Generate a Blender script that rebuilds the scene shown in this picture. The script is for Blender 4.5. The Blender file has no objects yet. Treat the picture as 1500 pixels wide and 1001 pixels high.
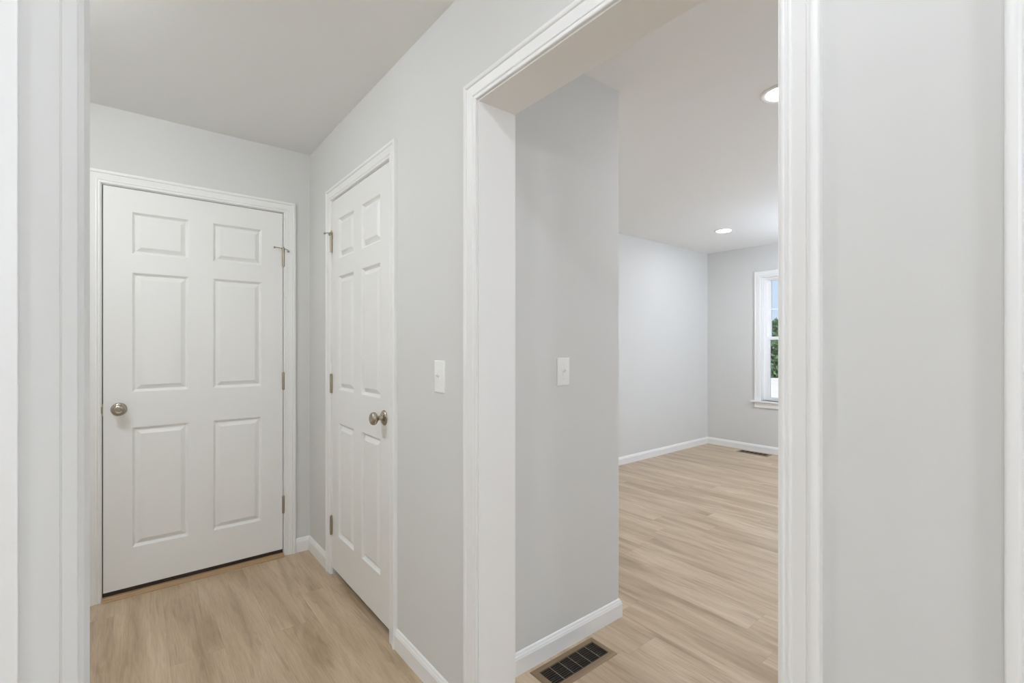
import bpy, bmesh, math, random
from mathutils import Vector, Matrix
S = bpy.context.scene
C = S.collection
random.seed(7)
PI = math.pi

# ------------------------------------------------------------------ camera
# World axes: +X runs through the right-hand wall into the living room, +Y runs down the hallway.
YAW = 38.866
cam_d = bpy.data.cameras.new('camera')
cam = bpy.data.objects.new('camera', cam_d); C.objects.link(cam)
cam.location = (0, 0, 1.2614)
cam.rotation_euler = (PI/2, 0, -math.radians(YAW))
cam_d.sensor_width = 36.0
cam_d.lens = 691.55*36/1500
cam_d.shift_y = 5.5/1500
cam_d.clip_start = 0.02
S.camera = cam

# ------------------------------------------------------------------ world, sun, exposure
w = bpy.data.worlds.new('sky'); S.world = w; w.use_nodes = True
nt = w.node_tree; nt.nodes.clear()
geo = nt.nodes.new('ShaderNodeTexCoord'); sep = nt.nodes.new('ShaderNodeSeparateXYZ')
rmp = nt.nodes.new('ShaderNodeValToRGB'); bg = nt.nodes.new('ShaderNodeBackground'); out = nt.nodes.new('ShaderNodeOutputWorld')
rmp.color_ramp.elements[0].position = 0.56; rmp.color_ramp.elements[0].color = (0.66, 0.80, 1.0, 1)
rmp.color_ramp.elements[1].position = 1.0; rmp.color_ramp.elements[1].color = (0.25, 0.46, 0.98, 1)
nt.links.new(geo.outputs['Generated'], sep.inputs[0]); nt.links.new(sep.outputs[2], rmp.inputs[0])
nt.links.new(rmp.outputs[0], bg.inputs[0]); nt.links.new(bg.outputs[0], out.inputs[0])
bg.inputs[1].default_value = 1.1

sun_d = bpy.data.lights.new('sun', 'SUN'); sun_d.energy = 6.0; sun_d.angle = math.radians(1.0); sun_d.color = (1, .96, .90)
sun = bpy.data.objects.new('sun', sun_d); C.objects.link(sun)
sun.rotation_euler = Vector((0.75, 0.25, -0.85)).to_track_quat('-Z', 'Y').to_euler()

S.view_settings.view_transform = 'Standard'; S.view_settings.look = 'None'
S.view_settings.gamma = 1.0; S.view_settings.use_curve_mapping = False
S.view_settings.exposure = -0.09
S.cycles.use_denoising = True
S.cycles.max_bounces = 14; S.cycles.diffuse_bounces = 10; S.cycles.glossy_bounces = 4
S.cycles.transparent_max_bounces = 16

LAMP_HALL = 214.0      # radiance of the lamp lenses
LAMP_FOYER = 210.0
FILL_ENTRY = 36.0  # invented globes in the entry, soft fill from behind the camera
LAMP_ROOM = 90.0
FILL_ROOM = 62.0  # invented living room globes that lift the ceiling
WARM = (0.94, 0.975, 1.01)
NEUTRAL = (0.90, 0.970, 1.065)
COOL = (0.82, 0.945, 1.12)
ROOMC = (0.97, 0.965, 0.99)

# ------------------------------------------------------------------ materials
def srgb(r, g, b):
    f = lambda c: ((c/255)/12.92 if c/255 <= .04045 else ((c/255+.055)/1.055)**2.4)
    return (f(r), f(g), f(b), 1)
def mat(name, col, rough=0.6, metal=0.0, noise=0.0, nscale=40.0, bump=0.0, spec=0.5):
    m = bpy.data.materials.new(name); m.use_nodes = True
    t = m.node_tree; b = t.nodes['Principled BSDF']
    b.inputs['Roughness'].default_value = rough; b.inputs['Metallic'].default_value = metal
    b.inputs['Specular IOR Level'].default_value = spec
    b.inputs['Base Color'].default_value = col
    tc = t.nodes.new('ShaderNodeTexCoord'); n = t.nodes.new('ShaderNodeTexNoise')
    n.inputs['Scale'].default_value = nscale; n.inputs['Detail'].default_value = 3
    t.links.new(tc.outputs['Object'], n.inputs['Vector'])
    if noise > 0:
        mx = t.nodes.new('ShaderNodeMix'); mx.data_type = 'RGBA'
        mx.inputs[6].default_value = tuple(c*(1-noise) for c in col[:3])+(1,)
        mx.inputs[7].default_value = tuple(min(1, c*(1+noise)) for c in col[:3])+(1,)
        t.links.new(n.outputs[0], mx.inputs[0]); t.links.new(mx.outputs[2], b.inputs['Base Color'])
    if bump > 0:
        bp = t.nodes.new('ShaderNodeBump'); bp.inputs['Strength'].default_value = bump; bp.inputs['Distance'].default_value = 0.001
        t.links.new(n.outputs[0], bp.inputs['Height']); t.links.new(bp.outputs[0], b.inputs['Normal'])
    return m
M_WALL = mat('wall_paint', srgb(217, 217, 215), 0.75, noise=.006, nscale=3, bump=.0, spec=.3)
M_CEIL = mat('ceiling_paint', srgb(236, 236, 235), 0.9, spec=.2)
M_TRIM = mat('trim_paint', srgb(238, 238, 237), 0.38, noise=.004, nscale=8)
M_DOOR = mat('door_paint', srgb(236, 236, 234), 0.42, noise=.004, nscale=5)
M_PLATE = mat('switch_plastic', srgb(240, 240, 238), 0.30)
M_NICKEL = mat('satin_nickel', srgb(176, 166, 152), 0.30, metal=1.0, noise=.05, nscale=60)
M_HINGE = mat('hinge_nickel', srgb(178, 168, 152), 0.45, metal=1.0, noise=.1, nscale=90)
M_BLACK = mat('weatherstrip_black', srgb(38, 36, 33), 0.8)
M_BRONZE = mat('sill_bronze', srgb(60, 48, 38), 0.5)
M_BUMP = mat('rubber_bumper', srgb(150, 148, 144), 0.7)
M_REG = mat('register_bronze', srgb(140, 118, 92), 0.42, metal=.25, noise=.04, nscale=30)
M_SLAT = mat('register_slat_dark', srgb(72, 63, 52), 0.5)
M_WIRE = mat('register_wire', srgb(165, 156, 142), 0.4, metal=.3)
M_DUCT_SHADE = mat('duct_shade_black', srgb(22, 19, 16), 0.9)  # shade inside the registers, put in as colour
M_VINYL = mat('window_vinyl', srgb(244, 245, 245), 0.35)
M_RING = mat('lamp_trim_white', srgb(240, 240, 240), 0.4)
M_SAND = mat('pale_ground', srgb(205, 198, 190), 0.95, noise=.30, nscale=1.6)
M_BARK = mat('bark', srgb(88, 74, 58), 0.9, noise=.2, nscale=12)
def leafmat(name, a, b):
    m = mat(name, a, .7); t = m.node_tree; bs = t.nodes['Principled BSDF']
    n = [x for x in t.nodes if x.type == 'TEX_NOISE'][0]; n.inputs['Scale'].default_value = 2.2
    mx = t.nodes.new('ShaderNodeMix'); mx.data_type = 'RGBA'; mx.inputs[6].default_value = a; mx.inputs[7].default_value = b
    t.links.new(n.outputs[0], mx.inputs[0]); t.links.new(mx.outputs[2], bs.inputs['Base Color'])
    return m
M_LEAF = leafmat('leaves', srgb(64, 90, 48), srgb(118, 134, 76))
M_LEAF_B = leafmat('leaves_bluish', srgb(62, 96, 62), srgb(112, 138, 90))
def emis(name, col, s):
    m = bpy.data.materials.new(name); m.use_nodes = True; t = m.node_tree; t.nodes.clear()
    e = t.nodes.new('ShaderNodeEmission'); o = t.nodes.new('ShaderNodeOutputMaterial')
    e.inputs[0].default_value = (*col, 1); e.inputs[1].default_value = s
    t.links.new(e.outputs[0], o.inputs[0]); return m
M_LH = emis('hall_lamp_lens', WARM, LAMP_HALL)
M_LF = emis('foyer_lamp_lens', NEUTRAL, LAMP_FOYER)
M_FILL_E = emis('entry_fill_glow', NEUTRAL, FILL_ENTRY)
M_FILL_R = emis('room_fill_glow', COOL, FILL_ROOM)
M_LR = emis('room_lamp_lens', ROOMC, LAMP_ROOM)
def glass():
    m = bpy.data.materials.new('window_glass'); m.use_nodes = True; t = m.node_tree; t.nodes.clear()
    tr = t.nodes.new('ShaderNodeBsdfTransparent'); gl = t.nodes.new('ShaderNodeBsdfGlossy'); mx = t.nodes.new('ShaderNodeMixShader')
    fr = t.nodes.new('ShaderNodeFresnel'); o = t.nodes.new('ShaderNodeOutputMaterial')
    tr.inputs[0].default_value = (.95, .97, .97, 1); gl.inputs[1].default_value = .02; fr.inputs[0].default_value = 1.45
    t.links.new(fr.outputs[0], mx.inputs[0]); t.links.new(tr.outputs[0], mx.inputs[1]); t.links.new(gl.outputs[0], mx.inputs[2])
    t.links.new(mx.outputs[0], o.inputs[0]); return m
M_GLASS = glass()

def floor_mat():
    m = bpy.data.materials.new('oak_planks'); m.use_nodes = True
    t = m.node_tree; b = t.nodes['Principled BSDF']; L = t.links.new
    def N(k): return t.nodes.new(k)
    def mth(op, a, bb=None):
        n = N('ShaderNodeMath'); n.operation = op
        for i, v in enumerate((a, bb)):
            if v is None: continue
            if isinstance(v, (int, float)): n.inputs[i].default_value = v
            else: L(v, n.inputs[i])
        return n.outputs[0]
    tc = N('ShaderNodeTexCoord'); sp = N('ShaderNodeSeparateXYZ'); L(tc.outputs['Object'], sp.inputs[0])
    W, LEN = 0.183, 1.22
    xs = mth('DIVIDE', mth('SUBTRACT', sp.outputs[0], 0.119), W)
    row = mth('FLOOR', xs); fx = mth('FRACT', xs)
    wn = N('ShaderNodeTexWhiteNoise'); wn.noise_dimensions = '1D'; L(mth('ADD', row, 11.3), wn.inputs['W'])
    ys = mth('ADD', mth('DIVIDE', sp.outputs[1], LEN), wn.outputs['Value'])
    col = mth('FLOOR', ys); fy = mth('FRACT', ys)
    pid = N('ShaderNodeCombineXYZ'); L(row, pid.inputs[0]); L(col, pid.inputs[1])
    wn2 = N('ShaderNodeTexWhiteNoise'); wn2.noise_dimensions = '3D'; L(pid.outputs[0], wn2.inputs['Vector'])
    tone = wn2.outputs['Value']
    # grain coordinates, shifted per plank
    cb = N('ShaderNodeCombineXYZ')
    L(mth('ADD', sp.outputs[0], mth('MULTIPLY', tone, 37.0)), cb.inputs[0])
    L(mth('MULTIPLY', sp.outputs[1], 1.0), cb.inputs[1]); L(mth('MULTIPLY', tone, 19.0), cb.inputs[2])
    def noise(vec_scale, sc, det, dist=0.0, rough=.5):
        mp = N('ShaderNodeMapping'); mp.inputs['Scale'].default_value = vec_scale; L(cb.outputs[0], mp.inputs[0])
        n = N('ShaderNodeTexNoise'); n.inputs['Scale'].default_value = sc; n.inputs['Detail'].default_value = det
        n.inputs['Distortion'].default_value = dist; n.inputs['Roughness'].default_value = rough
        L(mp.outputs[0], n.inputs['Vector']); return n.outputs[0]
    broad = noise((7.0, 0.9, 1), 1.5, 3, 0.6)
    cath = noise((13.0, 0.8, 1), 2.2, 4, 1.6)
    fine = noise((60.0, 3.0, 1), 3.0, 5, 0.3, .65)
    def ramp(f, stops):
        r = N('ShaderNodeValToRGB'); e = r.color_ramp.elements
        while len(e) < len(stops): e.new(.5)
        for k, (p, c) in enumerate(stops): e[k].position = p; e[k].color = c
        L(f, r.inputs[0]); return r.outputs[0]
    base = ramp(broad, [(0.30, srgb(173, 151, 123)), (0.5, srgb(196, 174, 146)), (0.72, srgb(213, 193, 166))])
    def mix(f, a, bb, mode='MIX'):
        n = N('ShaderNodeMix'); n.data_type = 'RGBA'; n.blend_type = mode
        if isinstance(f, (int, float)): n.inputs[0].default_value = f
        else: L(f, n.inputs[0])
        for i, v in ((6, a), (7, bb)):
            if isinstance(v, tuple): n.inputs[i].default_value = v
            else: L(v, n.inputs[i])
        return n.outputs[2]
    g1 = ramp(cath, [(0.34, (.76, .74, .72, 1)), (0.46, (1, 1, 1, 1)), (0.54, (.90, .89, .88, 1)), (0.64, (1.0, 1.0, 1.0, 1))])
    c1 = mix(.75, base, g1, 'MULTIPLY')
    g2 = ramp(fine, [(0.32, (.74, .73, .71, 1)), (0.55, (1, 1, 1, 1))])
    c2 = mix(.55, c1, g2, 'MULTIPLY')
    tn = ramp(tone, [(0.0, (.94, .935, .93, 1)), (0.5, (.98, .98, .98, 1)), (1.0, (1.03, 1.03, 1.03, 1))])
    c3 = mix(1.0, c2, tn, 'MULTIPLY')
    # faint joints
    ex = mth('MULTIPLY', mth('MINIMUM', fx, mth('SUBTRACT', 1.0, fx)), W)
    ey = mth('MULTIPLY', mth('MINIMUM', fy, mth('SUBTRACT', 1.0, fy)), LEN)
    ed = mth('MINIMUM', ex, ey)
    jm = mth('LESS_THAN', ed, 0.0007)
    c4 = mix(mth('MULTIPLY', jm, .24), c3, srgb(112, 92, 72))
    L(c4, b.inputs['Base Color'])
    b.inputs['Roughness'].default_value = .34; b.inputs['Specular IOR Level'].default_value = .42
    bp = N('ShaderNodeBump'); bp.inputs['Strength'].default_value = .12; bp.inputs['Distance'].default_value = .0006
    L(fine, bp.inputs['Height']); L(bp.outputs[0], b.inputs['Normal'])
    return m
M_FLOOR = floor_mat()
M_WOODTH = mat('wood_threshold', srgb(172, 142, 106), 0.45, noise=.10, nscale=20)

# ------------------------------------------------------------------ helpers
def tag(o, label=None, cat=None, group=None, kind=None):
    for k, v in (('label', label), ('category', cat), ('group', group), ('kind', kind)):
        if v: o[k] = v
    return o
def empty(name, loc, rz=0.0):
    o = bpy.data.objects.new(name, None); C.objects.link(o); o.location = loc; o.rotation_euler = (0, 0, rz)
    o.empty_display_size = .05
    return o
def obj(name, bm, m, parent=None, smooth=False, recalc=True):
    if recalc: bmesh.ops.recalc_face_normals(bm, faces=bm.faces)
    me = bpy.data.meshes.new(name); bm.to_mesh(me); bm.free()
    ms = m if isinstance(m, (list, tuple)) else [m]
    for x in ms: me.materials.append(x)
    if smooth:
        for p in me.polygons: p.use_smooth = True
    o = bpy.data.objects.new(name, me); C.objects.link(o)
    if parent: o.parent = parent
    return o
def smooth_by_angle(o, deg=35):
    me = o.data
    for p in me.polygons: p.use_smooth = True
    bm = bmesh.new(); bm.from_mesh(me)
    for e in bm.edges:
        if len(e.link_faces) == 2 and e.calc_face_angle(0) > math.radians(deg): e.smooth = False
    bm.to_mesh(me); bm.free()
    return o
def box(bm, x0, x1, y0, y1, z0, z1, bev=0.0, mi=0):
    b2 = bmesh.new() if bev > 0 else bm
    v = [b2.verts.new(p) for p in ((x0,y0,z0),(x1,y0,z0),(x1,y1,z0),(x0,y1,z0),(x0,y0,z1),(x1,y0,z1),(x1,y1,z1),(x0,y1,z1))]
    for f in ((0,3,2,1),(4,5,6,7),(0,1,5,4),(1,2,6,5),(2,3,7,6),(3,0,4,7)):
        b2.faces.new([v[i] for i in f]).material_index = mi
    if bev > 0:
        bmesh.ops.bevel(b2, geom=list(b2.edges), offset=bev, segments=2, affect='EDGES', profile=.5)
        for f in b2.faces: f.material_index = mi
        tmp = bpy.data.meshes.new('t'); b2.to_mesh(tmp); b2.free(); bm.from_mesh(tmp); bpy.data.meshes.remove(tmp)
def boxes(name, L, m, parent=None):
    bm = bmesh.new()
    for b in L: box(bm, *b)
    return obj(name, bm, m, parent)
def lathe(bm, prof, origin=(0,0,0), axis='-y', n=32, sx=1.0):
    """prof: list of (radius, height along axis)"""
    ax = {'-y': Vector((0,-1,0)), 'z': Vector((0,0,1)), '-z': Vector((0,0,-1)), 'x': Vector((1,0,0)), '-x': Vector((-1,0,0))}[axis]
    a = Vector((1,0,0)) if axis in ('-y','z','-z') else Vector((0,1,0)); b = ax.cross(a)
    O = Vector(origin); rings = []
    for r, h in prof:
        if r < 1e-6: rings.append([bm.verts.new(O+ax*h)])
        else: rings.append([bm.verts.new(O+ax*h+(a*math.cos(2*PI*k/n)+b*math.sin(2*PI*k/n))*r) for k in range(n)])
    for i in range(len(rings)-1):
        A, B = rings[i], rings[i+1]
        for k in range(n):
            k2 = (k+1) % n
            if len(A) == 1 and len(B) == 1: continue
            if len(A) == 1: bm.faces.new((A[0], B[k], B[k2]))
            elif len(B) == 1: bm.faces.new((A[k], B[0], A[k2]))
            else: bm.faces.new((A[k], B[k], B[k2], A[k2]))
    return bm
def tube(bm, pts, r, n=10):
    pts = [Vector(p) for p in pts]; rings = []
    for i, p in enumerate(pts):
        d = (pts[min(i+1, len(pts)-1)]-pts[max(i-1, 0)]).normalized()
        u = d.cross(Vector((0,0,1)));
        if u.length < .1: u = d.cross(Vector((1,0,0)))
        u.normalize(); v = d.cross(u)
        rings.append([bm.verts.new(p+(u*math.cos(2*PI*k/n)+v*math.sin(2*PI*k/n))*r) for k in range(n)])
    for A, B in zip(rings, rings[1:]):
        for k in range(n): bm.faces.new((A[k], A[(k+1)%n], B[(k+1)%n], B[k]))
    bm.faces.new(rings[0]); bm.faces.new(rings[-1])

CASING = [(0,0),(0,.0075),(.002,.0095),(.006,.0105),(.0085,.0100),(.0095,.0085),(.0125,.0085),(.0135,.0105),(.0165,.0118),(.0195,.0112),
          (.0205,.0098),(.030,.0118),(.042,.0142),(.0435,.0122),(.0455,.0122),(.047,.0158),(.050,.0178),(.056,.0182),(.060,.0168),(.062,.0135),(.062,0)]
def casing(bm, x0, x1, ztop, z0=0.0, prof=CASING, y=0.0, sy=-1, bottom=False):
    """mitred casing round an opening, local coords: x across, -y towards the viewer, profile grows outwards from the opening"""
    rings = []
    for s, t in prof:
        yy = y+sy*t
        c = [(x0-s, yy, z0-(s if bottom else 0)), (x0-s, yy, ztop+s), (x1+s, yy, ztop+s), (x1+s, yy, z0-(s if bottom else 0))]
        rings.append([bm.verts.new(p) for p in c])
    k = 4 if bottom else 3
    for A, B in zip(rings, rings[1:]):
        for i in range(k): bm.faces.new((A[i], A[(i+1)%4], B[(i+1)%4], B[i]))
    if not bottom:
        bm.faces.new([r[0] for r in rings]); bm.faces.new([r[3] for r in rings])
def strip_casing(bm, x0, direction, z0, z1, prof=CASING, y=0.0, sy=-1):
    A = [bm.verts.new((x0+direction*s, y+sy*t, z0)) for s, t in prof]; B = [bm.verts.new((x0+direction*s, y+sy*t, z1)) for s, t in prof]
    for i in range(len(A)-1): bm.faces.new((A[i], A[i+1], B[i+1], B[i]))
    bm.faces.new(A); bm.faces.new(B)
BASE = [(0,0),(.0125,0),(.0125,.060),(.0115,.0625),(.0105,.0640),(.0105,.0665),(.0090,.0700),(.0065,.0740),(.0060,.0770),(.0045,.0800),(.0025,.0825),(0,.0835)]
def baseboard(name, path, side, label=None):
    """path: list of (x,y) along the wall; side=+1 when the room lies to the left of the walking direction"""
    P = [Vector(p) for p in path]; bm = bmesh.new(); rings = []
    for i, p in enumerate(P):
        n = []
        for a, b in ((i-1, i), (i, i+1)):
            if a < 0 or b >= len(P): continue
            d = (P[b]-P[a]).normalized(); n.append(Vector((-d.y, d.x))*side)
        if len(n) == 1: m = n[0]
        else:
            m = n[0]+n[1]; m = m/ (m.length_squared) * 2 * 1.0
        rings.append([bm.verts.new((p.x+m.x*d, p.y+m.y*d, z)) for d, z in BASE])
    for A, B in zip(rings, rings[1:]):
        for k in range(len(A)-1): bm.faces.new((A[k], A[k+1], B[k+1], B[k]))
    bm.faces.new(rings[0]); bm.faces.new(rings[-1])
    return tag(obj(name, bm, M_TRIM), label, 'baseboard', kind='structure')

# ------------------------------------------------------------------ plan (metres)
D = .861; WT = .147; DB = D+WT           # right-hand hallway wall, front face and back face
UA = 3.066                                # end wall of the hallway
UJ0, UJ1, ZO = .343, 1.2376, 2.0404       # cased opening to the living room
UC, VC = 1.399, 1.7647                    # partition just inside the living room
VW, US = 5.782, 3.1586                    # living room far walls
H = 2.44
YB = -2.6                                 # end of the house behind the camera
VL = -1.0
CL0, CL1 = 1.8976, 2.643                  # closet slab
DX0, DX1 = -.109, .706                    # end door slab
ZD0, ZD1 = .040, 2.050                    # slab bottom and top
GAP = .004

# ------------------------------------------------------------------ structure
bm = bmesh.new(); box(bm, -3.5, 6.0, YB-.2, 3.4, -.12, 0)
tag(obj('floor', bm, M_FLOOR), 'light oak plank floor running through hallway and living room', 'floor', kind='structure')
bm = bmesh.new(); box(bm, -3.5, 6.0, YB-.2, 3.4, H, H+.25)
tag(obj('ceiling', bm, M_CEIL), 'flat white ceiling over hallway and living room', 'ceiling', kind='structure')

J = GAP+.019
tag(boxes('wall_back', [(-1.22, DX0-J, UA, UA+.13, 0, H), (DX1+J, VC-.115, UA, UA+.13, 0, H), (DX0-J, DX1+J, UA, UA+.13, ZD1+J, H)], M_WALL),
    'pale grey end wall of the hallway around the wide white door', 'wall', kind='structure')
D30, D31 = -.80, .0156-.012                     # neighbouring doorway next to the camera
tag(boxes('wall_right', [(D, DB, CL1+J, UA, 0, H), (D, DB, CL0-J, CL1+J, ZD1+J, H), (D, DB, UJ1+.018, CL0-J, 0, H),
                          (D, DB, UJ0-.018, UJ1+.018, ZO+.018, H), (D, DB, D31+J, UJ0-.018, 0, H), (D, DB, D30-J, D31+J, ZD1+J, H), (D, DB, YB, D30-J, 0, H)], M_WALL),
    'pale grey hallway wall with the closet door and the cased opening', 'wall', kind='structure')
tag(boxes('wall_partition', [(DB, VC, UC, UC+.115, 0, H), (VC-.115, VC, UC+.115, US, 0, H)], M_WALL),
    'pale grey short wall inside the opening, beside the floor register', 'wall', kind='structure')
tag(boxes('wall_side', [(VC-.115, VW+.15, US, US+.14, 0, H)], M_WALL), 'bright grey living room side wall right of the partition', 'wall', kind='structure')
WU1, WU0, WZ0, WZ1 = 2.502, 1.592, .607, 2.076   # window opening in the far wall
tag(boxes('wall_far', [(VW, VW+.15, WU1, US, 0, H), (VW, VW+.15, WU0, WU1, 0, WZ0), (VW, VW+.15, WU0, WU1, WZ1, H), (VW, VW+.15, .55, WU0, 0, H),
                       (VW, VW+.15, -.36, .55, 0, WZ0), (VW, VW+.15, -.36, .55, WZ1, H), (VW, VW+.15, YB, -.36, 0, H)], M_WALL),
    'pale grey far living room wall holding the window', 'wall', kind='structure')
tag(boxes('wall_front', [(-3.3, VW+.15, YB-.12, YB, 0, H)], M_WALL), 'pale grey wall behind the viewpoint', 'wall', kind='structure')
LV = -.148
tag(boxes('wall_left', [(-3.3, -.064, 1.0, 1.13, 0, H), (-1.22, -1.10, 1.13, UA+.13, 0, H), (-3.42, -3.3, YB-.12, 1.13, 0, H)], M_WALL),
    'grey wall end at the left edge of the view', 'wall', kind='structure')

# baseboards
baseboard('baseboard_back', [(DX1+.0685, UA), (D, UA), (D, CL1+.0685)], -1, 'white baseboard in the corner between the two white doors')
baseboard('baseboard_right', [(D, CL0-.0685), (D, UJ1+.0665)], -1, 'white baseboard between the narrow door and the cased opening')
baseboard('baseboard_near', [(D, UJ0-.0685), (D, .0825)], -1, 'white baseboard under the wall right of the opening')
baseboard('baseboard_partition', [(DB, UJ1+.07), (DB, UC), (VC, UC), (VC, US), (VW, US), (VW, YB), (DB, YB), (DB, UJ0-.07)], -1,
          'white baseboard around the partition and the living room walls')

# ------------------------------------------------------------------ cased opening
t1 = tag(empty('trim_1', (D, UJ1, 0), -PI/2), 'white casing and deep jambs of the wide opening to the living room', 'door casing', kind='structure')
WO = UJ1-UJ0
bm = bmesh.new()
box(bm, -.018, 0, .0, WT, 0, ZO+.018); box(bm, WO, WO+.018, .0, WT, 0, ZO+.018); box(bm, 0, WO, .0, WT, ZO, ZO+.018)
obj('jamb', bm, M_TRIM, t1)
bm = bmesh.new(); casing(bm, -.005, WO+.005, ZO+.005); smooth_by_angle(obj('casing', bm, M_TRIM, t1), 25)
bm = bmesh.new(); casing(bm, -.005, WO+.005, ZO+.005, y=WT, sy=1); smooth_by_angle(obj('casing', bm, M_TRIM, t1), 25)

# ------------------------------------------------------------------ left edge trims
t3 = tag(empty('trim_2', (-.064, 1.0, 0)), 'pale grey flat trim on the wall end at the far left', 'door casing', kind='structure')
bm = bmesh.new()
box(bm, 0, .006, 0, .13, 0, H-.001)
obj('end_board', bm, M_WALL, t3)
EC = [(0,0),(0,.007),(.0015,.010),(.004,.0108),(.0180,.0112),(.0188,.0098),(.0200,.0098),(.0208,.0112),(.064,.0126),(.0665,.0105),(.067,.0105),(.067,0)]
bm = bmesh.new(); strip_casing(bm, -.0005, -1, 0, H-.001, prof=EC)
smooth_by_angle(obj('casing', bm, M_WALL, t3), 25)
t4 = tag(empty('trim_3', (LV, 0, 0), 0), 'bright white casing strip on the extreme left edge', 'door casing', kind='structure')
bm = bmesh.new(); box(bm, -.12, .0200, .975, .9868, 0, H-.001, bev=.0012)
smooth_by_angle(obj('casing', bm, M_TRIM, t4), 25)

# ------------------------------------------------------------------ six-panel doors
PR = [(0, 0), (.003, -.0010), (.0055, -.0060), (.010, -.0115), (.0135, -.0145), (.016, -.0142), (.018, -.0130), (.035, -.0016), (.0365, -.0008), (.0385, -.0006)]
def slab(w, z0, z1, cols, rows, thick=.035):
    bm = bmesh.new()
    xs = sorted({0, w, *[c for p in cols for c in p]}); zs = sorted({z0, z1, *[c for p in rows for c in p]})
    V = {}
    def vt(x, z, d=0.0):
        k = (round(x, 5), round(z, 5), round(d, 5))
        if k not in V: V[k] = bm.verts.new((x, -d, z))
        return V[k]
    for i in range(len(xs)-1):
        for j in range(len(zs)-1):
            a, b, c, d = xs[i], xs[i+1], zs[j], zs[j+1]
            if (a, b) in cols and (c, d) in rows:
                ring = None
                for s, dep in PR:
                    r = [vt(a+s, c+s, dep), vt(b-s, c+s, dep), vt(b-s, d-s, dep), vt(a+s, d-s, dep)]
                    if ring:
                        for k in range(4): bm.faces.new((ring[k], ring[(k+1)%4], r[(k+1)%4], r[k]))
                    ring = r
                bm.faces.new(ring)
            else:
                bm.faces.new((vt(a, c), vt(b, c), vt(b, d), vt(a, d)))
    # sides and back
    B = [bm.verts.new(p) for p in ((0, thick, z0), (w, thick, z0), (w, thick, z1), (0, thick, z1))]
    bm.faces.new((B[3], B[2], B[1], B[0]))
    bot = [vt(x, z0) for x in xs]; top = [vt(x, z1) for x in xs]; lf = [vt(0, z) for z in zs]; rt = [vt(w, z) for z in zs]
    bm.faces.new([B[0], B[1]]+bot[::-1]); bm.faces.new(top+[B[2], B[3]]); bm.faces.new(lf+[B[3], B[0]]); bm.faces.new([B[1], B[2]]+rt[::-1])
    return bm
def knob(parent, x, z, keyed, label):
    k = empty('door_knob', (x, 0, z)); k.parent = parent
    bm = bmesh.new(); lathe(bm, [(0, 0), (.0325, 0), (.0325, .002), (.031, .005), (.027, .0085), (.020, .0105), (.0165, .012), (.0165, .013), (0, .013)], n=40)
    smooth_by_angle(obj('rose', bm, M_NICKEL, k), 50)
    bm = bmesh.new(); lathe(bm, [(0, .010), (.0125, .010), (.0125, .016), (.0105, .020), (.0100, .028), (.0115, .033), (.0150, .036), (0, .036)], n=32)
    smooth_by_angle(obj('shank', bm, M_NICKEL, k), 50)
    bm = bmesh.new(); lathe(bm, [(0, .034), (.014, .034), (.021, .037), (.0265, .0425), (.0285, .048), (.0280, .053), (.0255, .058), (.021, .0615), (.0135, .0638), (.012, .0632), (0, .0632)], n=40)
    smooth_by_angle(obj('grip', bm, M_NICKEL, k), 50)
    if keyed:
        bm = bmesh.new(); lathe(bm, [(0, .062), (.0085, .062), (.0085, .0650), (.0072, .0656), (.0068, .0644), (0, .0644)], n=24)
        box(bm, -.0012, .0012, -.0662, -.064, -.0045, .0045)
        smooth_by_angle(obj('lock_cylinder', bm, M_HINGE, k), 40)
    return k
def hinge(parent, x, z, leaf_dir):
    """barrel standing proud of the door face, five knuckles, with the edge of the leaf"""
    h = empty('hinge', (x, 0, z)); h.parent = parent
    bm = bmesh.new(); L = .1; r = .0072; prof = [(0, -.0035), (.004, -.0035), (.0052, -.001), (r, 0)]
    for k in range(5):
        a = k*L/5; prof += [(r, a+.0004), (r, a+L/5-.0008), (r-.0010, a+L/5-.0004), (r-.0010, a+L/5)]
    prof += [(.0052, L+.001), (.004, L+.0035), (0, L+.0035)]
    lathe(bm, prof, (0, -.0066, -L/2), 'z', 20); smooth_by_angle(obj('barrel', bm, M_HINGE, h), 30)
    bm = bmesh.new(); box(bm, -.0015, .0015, -.004, .030, -L/2, L/2)
    box(bm, min(0, leaf_dir*.012), max(0, leaf_dir*.012), -.0012, 0.0, -L/2, L/2)
    obj('leaf', bm, M_HINGE, h)
    return h
def pin_stop(h, sdoor, reach, long_to_door=True):
    """hinge pin door stop sitting on top of the barrel: two short arms, each with a bumper"""
    zt = .054; y = -.0058
    bm = bmesh.new(); lathe(bm, [(0, -.002), (.0085, -.002), (.0085, .004), (.005, .006), (.004, .012), (0, .013)], (0, y, zt), 'z', 18)
    ax = sdoor*reach
    tube(bm, [(0, y, zt+.001), (ax*.35, y-.010, zt+.001), (ax*.7, y-.020, zt+.001), (ax, y-.024, zt+.0)], .0026)
    tube(bm, [(0, y, zt+.001), (-sdoor*.012, y-.010, zt-.002), (-sdoor*.020, y-.020, zt-.008), (-sdoor*.024, y-.021, zt-.014)], .0026)
    s = smooth_by_angle(obj('pin_stop', bm, M_HINGE, h), 40)
    return ax, y, zt
def stop_bumper(h, p, r=.006):
    bm = bmesh.new(); lathe(bm, [(0, -.005), (r*.7, -.005), (r, -.003), (r, .003), (r*.7, .005), (0, .005)], p, '-y', 16)
    o = smooth_by_angle(obj('stop_bumper', bm, M_BUMP, h), 40); return o
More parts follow.
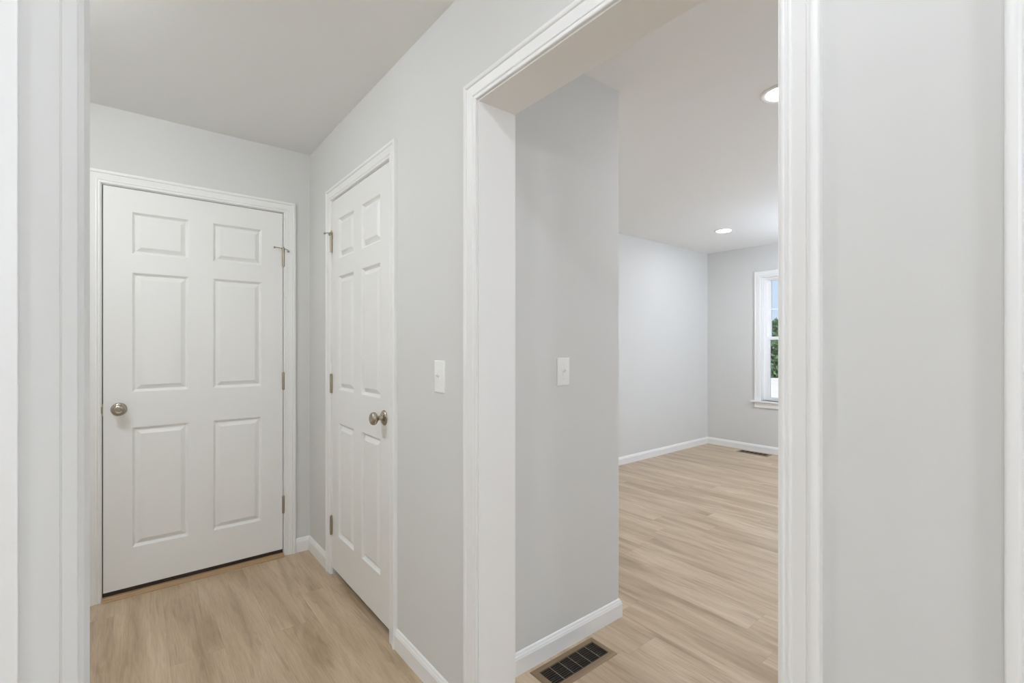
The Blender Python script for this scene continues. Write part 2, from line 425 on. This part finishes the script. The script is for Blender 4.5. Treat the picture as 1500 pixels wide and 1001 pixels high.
def door_unit(name, label, loc, rz, w, hinge_right, keyed, cols, rows, hz, hardware=True, exterior=False, z0=ZD0, knob_z=.942):
    root = tag(empty(name, loc, rz), label, 'door', kind='structure')
    smooth_by_angle(obj('door_slab', slab(w, z0, ZD1, cols, rows), M_DOOR, root), 3)
    g = GAP; d = .13
    bm = bmesh.new()
    box(bm, -g-.019, -g, 0, d, 0, ZD1+g+.019); box(bm, w+g, w+g+.019, 0, d, 0, ZD1+g+.019); box(bm, -g, w+g, 0, d, ZD1+g, ZD1+g+.019)
    if not exterior:
        box(bm, -g, .010-g, .037, .07, 0, ZD1+g); box(bm, w+g-.010, w+g, .037, .07, 0, ZD1+g); box(bm, -g+.01, w+g-.01, .037, .07, ZD1+g-.010, ZD1+g)
    obj('door_frame', bm, M_TRIM, root)
    if exterior:
        bm = bmesh.new()
        box(bm, -g, .012, .0125, .0365, z0-.03, ZD1+g); box(bm, w-.012, w+g, .0365, .05, 0, ZD1+g); box(bm, -g, w+g, .0125, .0365, ZD1, ZD1+g); box(bm, -g, w+g, .0365, .05, ZD1-.012, ZD1)
        obj('weatherstrip', bm, M_BLACK, root)
        bm = bmesh.new(); box(bm, .0, w, .012, .040, .016, z0-.002); box(bm, -g, w+g, .040, .12, 0, z0+.012)
        obj('door_sweep', bm, M_BRONZE, root)
        # wooden threshold strip
        bm = bmesh.new(); pr = [(.030, 0), (.030, .016), (-.002, .016), (-.008, .0145), (-.011, .011), (-.016, .0095), (-.024, .0075), (-.028, .004), (-.028, 0)]
        A = [bm.verts.new((-g+.001, y, z)) for y, z in pr]; B = [bm.verts.new((w+g-.001, y, z)) for y, z in pr]
        for i in range(len(pr)): bm.faces.new((A[i], A[(i+1)%len(pr)], B[(i+1)%len(pr)], B[i]))
        bm.faces.new(A); bm.faces.new(B)
        smooth_by_angle(obj('threshold', bm, M_WOODTH, root), 30)
    bm = bmesh.new(); casing(bm, -g-.0035, w+g+.0035, ZD1+g+.0035); smooth_by_angle(obj('casing', bm, M_TRIM, root), 25)
    if hardware:
        kx = .060 if hinge_right else w-.060
        knob(root, kx, knob_z, keyed, None)
        # latch plate on the edge of the slab and strike lip on the jamb
        ex = -.002 if hinge_right else w+.002; sd = -1 if hinge_right else 1
        bm = bmesh.new(); box(bm, ex-.002, ex+.002, -.0005, .026, knob_z-.029, knob_z+.029, bev=.0006)
        obj('latch_plate', bm, M_HINGE, root)
        bm = bmesh.new(); box(bm, min(ex, ex+sd*.0065), max(ex, ex+sd*.0065), -.0035, -.0002, knob_z-.016, knob_z+.016, bev=.0009)
        obj('strike_lip', bm, M_HINGE, root)
        hx = w+.002 if hinge_right else -.002
        for i, z in enumerate(hz):
            h = hinge(root, hx, z, 1 if hinge_right else -1)
            if i == 0:
                if hinge_right:
                    ax, y, zt = pin_stop(h, -1, .052)
                    stop_bumper(h, (ax, y-.019, zt+.000), .0055); stop_bumper(h, (.024, y-.016, zt-.015), .0065)
                else:
                    ax, y, zt = pin_stop(h, -1, .030)
                    tube_end = (ax, y-.026, zt); stop_bumper(h, tube_end, .0055); stop_bumper(h, (.024, y-.016, zt-.015), .0065)
    return root
ROWS = [(.236, .846), (1.023, 1.631), (1.724, 1.938)]
door_unit('door_1', 'wide white six-panel door at the end of the hallway, knob on its left', (DX0, UA, 0), 0, DX1-DX0, True, True,
          [(.110, .350), (.459, .703)], ROWS, (1.785, 1.047, .308), exterior=True, knob_z=.942)
wcl = CL1-CL0
door_unit('door_2', 'narrow white six-panel closet door on the right hallway wall, knob on its right', (D, CL1, 0), -PI/2, wcl, False, False,
          [(.097, .320), (.421, .642)], ROWS, (1.825, 1.052, .273), knob_z=.945)
door_unit('door_3', 'white casing at the extreme right edge beside a bare wall', (D, D31, 0), -PI/2, D31-D30, False, False,
          [(.110, .350), (.459, .699)], ROWS, (1.825, 1.052, .273), hardware=False)

# ------------------------------------------------------------------ light switches
def switch(loc, rz, label):
    r = tag(empty('light_switch', loc, rz), label, 'light switch', 'single toggle light switches')
    bm = bmesh.new(); a, b = .035, .0575
    prof = [(0, 0), (0, .0025), (.0012, .0042), (.004, .0052), (.006, .0054)]
    ring = None
    for s, t in prof:
        q = [bm.verts.new(p) for p in ((-a+s, -t, -b+s), (a-s, -t, -b+s), (a-s, -t, b-s), (-a+s, -t, b-s))]
        if ring:
            for k in range(4): bm.faces.new((ring[k], ring[(k+1)%4], q[(k+1)%4], q[k]))
        ring = q
    bm.faces.new(ring)
    smooth_by_angle(obj('plate', bm, M_PLATE, r), 30)
    bm = bmesh.new(); box(bm, -.0055, .0055, -.0066, -.005, -.0125, .0125, bev=.0006); obj('toggle_frame', bm, M_PLATE, r)
    bm = bmesh.new(); box(bm, -.0035, .0035, -.016, 0, -.004, .004, bev=.001)
    bmesh.ops.rotate(bm, verts=bm.verts, cent=(0, 0, 0), matrix=Matrix.Rotation(math.radians(-32), 3, 'X'))
    bmesh.ops.translate(bm, verts=bm.verts, vec=(0, -.004, .001))
    obj('toggle', bm, M_PLATE, r)
    for z in (-.030, .030):
        bm = bmesh.new(); lathe(bm, [(0, .005), (.0032, .005), (.0032, .0062), (.0024, .0068), (0, .0068)], (0, 0, z), '-y', 14)
        box(bm, -.0024, .0024, -.0070, -.0066, -.0004+z, .0004+z)
        obj('screw', bm, M_PLATE, r)
    return r
switch((D, 1.478, 1.149), -PI/2, 'white toggle switch on the hallway wall between the narrow door and the opening')
switch((1.400, UC, 1.152), 0, 'white toggle switch on the short grey wall seen through the opening')

# ------------------------------------------------------------------ floor registers
def register(loc, rz, label):
    r = tag(empty('floor_register', loc, rz), label, 'floor vent', 'brown metal floor registers')
    L, Wd = .352, .140; l2, w2 = .300, .088
    bm = bmesh.new(); prof = [(0, 0), (0, .0015), (.006, .0042), (.020, .0050), (.0255, .0050), (.026, .0005)]
    ring = None
    for s, t in prof:
        fx = s*(L-l2)/2/.026; fy = s*(Wd-w2)/2/.026
        q = [bm.verts.new(p) for p in ((-L/2+fx, -Wd/2+fy, t), (L/2-fx, -Wd/2+fy, t), (L/2-fx, Wd/2-fy, t), (-L/2+fx, Wd/2-fy, t))]
        if ring:
            for k in range(4): bm.faces.new((ring[k], ring[(k+1)%4], q[(k+1)%4], q[k]))
        ring = q
    smooth_by_angle(obj('frame', bm, M_REG, r), 30)
    bm = bmesh.new(); box(bm, -l2/2, l2/2, -w2/2, w2/2, .0001, .0006); obj('duct_shade', bm, M_DUCT_SHADE, r)  # thin near-black sheet on the floor, painted shade in place of a real duct
    for k in range(9):
        y = -w2/2+(k+.5)*w2/9
        bm = bmesh.new(); box(bm, -l2/2, l2/2, y-.0009, y+.0009, .0008, .0044)
        obj('slat', bm, M_SLAT, r)
    for k in range(5):
        x = -l2/2+(k+1)*l2/6
        bm = bmesh.new(); tube(bm, [(x, -w2/2, .0046), (x, w2/2, .0046)], .0011, 8); obj('cross_wire', bm, M_WIRE, r)
    return r
register((1.369, 1.301, 0), 0, 'brown metal floor register beside the short wall inside the opening')
register((5.655, 2.520, 0), PI/2, 'small dark floor register by the far baseboard below the window wall')

# ------------------------------------------------------------------ recessed lights
def downlight(x, y, m, label, R=.092):
    r = tag(empty('recessed_light', (x, y, H)), label, 'ceiling light', 'round recessed ceiling lights')
    bm = bmesh.new(); lathe(bm, [(R, 0), (R, .003), (R-.004, .0055), (R-.012, .0060), (R-.024, .0030), (R-.024, .001)], (0, 0, 0), '-z', 48)
    smooth_by_angle(obj('trim_ring', bm, M_RING, r), 40)
    bm = bmesh.new(); lathe(bm, [(R-.024, .0016), (R-.03, .0026), (0, .0030)], (0, 0, 0), '-z', 48)
    smooth_by_angle(obj('lens', bm, m, r), 40)
    return r
downlight(2.365, .925, M_LR, 'lit recessed light in the living room ceiling, half hidden by the right casing')
downlight(4.745, 2.415, M_LR, 'lit recessed light in the living room ceiling near the far corner')
downlight(2.365, 2.415, M_LR, 'recessed living room light out of sight behind the short wall')
downlight(4.745, .925, M_LR, 'recessed living room light out of sight behind the right wall')
downlight(2.365, -1.0, M_LR, 'recessed light in the near end of the living room beside the hallway wall')
downlight(4.745, -1.0, M_LR, 'recessed light in the near end of the living room by the window wall')
def dome_light(x, y, m, label, R=.13, dep=.085, drop=0.0):
    r = tag(empty('dome_light', (x, y, H)), label, 'ceiling light', 'round dome ceiling lights')
    bm = bmesh.new()
    lathe(bm, [(0, 0), (R+.012, 0), (R+.012, .012), (R+.004, .018), (R-.004, .018), (R-.004, .012), (0, .012)], (0, 0, 0), '-z', 48)
    if drop: lathe(bm, [(.008, .012), (.008, drop), (.03, drop), (.03, drop+.01), (0, drop+.01)], (0, 0, 0), '-z', 24)
    smooth_by_angle(obj('canopy', bm, M_RING, r), 40)
    bm = bmesh.new()
    if drop: lathe(bm, [(R*math.sin(PI*k/18), drop+R*(1-math.cos(PI*k/18))+.006) for k in range(1, 19)], (0, 0, 0), '-z', 40)
    else: lathe(bm, [((R-.005)*math.cos(PI/2*k/12), .016+dep*math.sin(PI/2*k/12)) for k in range(13)], (0, 0, 0), '-z', 48)
    smooth_by_angle(obj('lamp_shade', bm, m, r), 40)
    return r
dome_light(-.45, 1.95, M_LH, 'dome light on the hallway ceiling, out of sight behind the left wall end', R=.08, dep=.055)
dome_light(.32, .25, M_LF, 'small dome light on the ceiling above the viewpoint beside the cased opening', R=.048, dep=.03)
dome_light(-1.6, -.5, M_FILL_E, 'large unseen globe added as fill light in the entry behind the left wall', R=.15, drop=.30)  # this globe and the next are added fill, no such lamps known
dome_light(-.1, -1.7, M_FILL_E, 'large unseen globe added as fill light in the entry behind the viewpoint', R=.15, drop=.30)
dome_light(3.56, -.30, M_FILL_R, 'unseen globe added mid living room to brighten the ceiling, behind the right wall', drop=.50)  # this globe and the next are added out of view to light the ceiling
dome_light(5.0, 1.10, M_FILL_R, 'unseen globe added near the living room window to brighten the far ceiling', drop=.50)

# ------------------------------------------------------------------ windows
def window(name, u1, u0, label):
    r = tag(empty(name, (VW, u1, 0), -PI/2), label, 'window', kind='structure')   # local x towards -Y, local y outwards
    wd = u1-u0; zm = (WZ0+WZ1)/2+.010
    bm = bmesh.new(); b = .012
    box(bm, 0, b, 0, .15, WZ0, WZ1); box(bm, wd-b, wd, 0, .15, WZ0, WZ1); box(bm, b, wd-b, 0, .15, WZ1-b, WZ1)
    obj('window_jamb', bm, M_TRIM, r)
    bm = bmesh.new(); casing(bm, 0, wd, WZ1, z0=WZ0); smooth_by_angle(obj('casing', bm, M_TRIM, r), 25)
    bm = bmesh.new(); box(bm, -.098, wd+.098, -.036, 0, WZ0-.020, WZ0, bev=.004); box(bm, 0, wd, -.002, .15, WZ0-.020, WZ0)
    obj('window_stool', bm, M_TRIM, r)
    bm = bmesh.new(); box(bm, -.062, wd+.062, -.016, 0, WZ0-.082, WZ0-.020, bev=.003); obj('apron', bm, M_TRIM, r)
    bm = bmesh.new(); f = .030
    box(bm, b, b+f, .07, .14, WZ0, WZ1-b); box(bm, wd-b-f, wd-b, .07, .14, WZ0, WZ1-b); box(bm, b+f, wd-b-f, .07, .14, WZ1-b-f, WZ1-b); box(bm, b+f, wd-b-f, .07, .14, WZ0, WZ0+f)
    obj('window_frame', bm, M_VINYL, r)
    def sash(z0, z1, y0, y1, muntin):
        s = .036; xa, xb = b+f, wd-b-f
        bm = bmesh.new(); box(bm, xa, xa+s, y0, y1, z0, z1, bev=.002); box(bm, xb-s, xb, y0, y1, z0, z1, bev=.002)
        box(bm, xa+s, xb-s, y0, y1, z1-s, z1, bev=.002); box(bm, xa+s, xb-s, y0, y1, z0, z0+s, bev=.002)
        so = obj('sash', bm, M_VINYL, r)
        bm = bmesh.new(); box(bm, xa+s, xb-s, (y0+y1)/2-.002, (y0+y1)/2+.002, z0+s, z1-s); obj('pane', bm, M_GLASS, so)
        if muntin:
            bm = bmesh.new(); zc = (z0+s+z1-s)/2; xc = wd/2; ym = (y0+y1)/2
            box(bm, xa+s, xb-s, ym-.006, ym-.003, zc-.008, zc+.008); box(bm, xc-.008, xc+.008, ym-.0062, ym-.0028, z0+s, z1-s)
            obj('muntin', bm, M_VINYL, so)
    sash(zm-.030, WZ1-b-.006, .106, .134, True)
    sash(WZ0+.006, zm+.012, .074, .102, False)
    return r
window('window_1', WU1, WU0, 'white double-hung window in the far living room wall, partly hidden by the casing')
window('added_window_2', .55, -.36, 'unseen double-hung window added in the far living room wall to bring in daylight')  # extra window out of view, added for its daylight

# ------------------------------------------------------------------ outdoors
bm = bmesh.new(); box(bm, 6.0, 300, -160, 200, -.95, -.75)
tag(obj('ground', bm, M_SAND), 'pale bare ground outside the window', 'ground', kind='structure')
def tree(x, y, h, rr, leaf, label, seed):
    rnd = random.Random(seed)
    t = tag(empty('tree', (x, y, -.75), rnd.uniform(0, 6)), label, 'tree', 'trees beyond the bare ground')
    bm = bmesh.new()
    for k in range(7):
        a = rnd.uniform(0, 2*PI); e = (math.cos(a)*rr*.5*(k > 0), math.sin(a)*rr*.5*(k > 0), h*(.62+.25*rnd.random()))
        tube(bm, [(0, 0, 0), (e[0]*.2, e[1]*.2, h*.25), (e[0]*.6, e[1]*.6, h*.45), e], .05 if k else .09, 6)
    obj('trunk', bm, M_BARK, t)
    bm = bmesh.new()
    for k in range(5200):
        zf = rnd.random()
        a = rnd.uniform(0, 2*PI); shell = rnd.uniform(.35, 1.0)**.5
        lob = 1+.22*math.sin(3*a+seed)+.15*math.sin(9*zf*PI+a*2)
        prof = (.80+.35*math.sin(PI*min(1, zf*1.05)))*(1 if zf < .72 else max(.10, 1-((zf-.72)/.28)**1.5*.85))
        R = rr*prof*shell*lob; z = h*(.02+.96*zf)+rnd.gauss(0, .08)
        p = Vector((R*math.cos(a), R*math.sin(a), z)); s = rnd.uniform(.05, .12)
        n = Vector((rnd.gauss(0, 1), rnd.gauss(0, 1), rnd.gauss(0, 1))).normalized(); u = n.orthogonal().normalized(); v = n.cross(u)
        bm.faces.new([bm.verts.new(p+u*s*1.3), bm.verts.new(p+v*s*.7), bm.verts.new(p-u*s*1.3), bm.verts.new(p-v*s*.7)])
    obj('foliage', bm, leaf, t, recalc=False)
    return t
tree(31.6, 12.75, 3.55, 1.05, M_LEAF_B, 'bushy green tree behind the window, nearest the upper sash', 3)
tree(36.4, 17.2, 3.75, 1.15, M_LEAF, 'green tree outdoors, out of sight left of the window view', 5)
tree(36.9, 11.0, 3.65, 1.2, M_LEAF, 'green tree outdoors, out of sight right of the window view', 8)
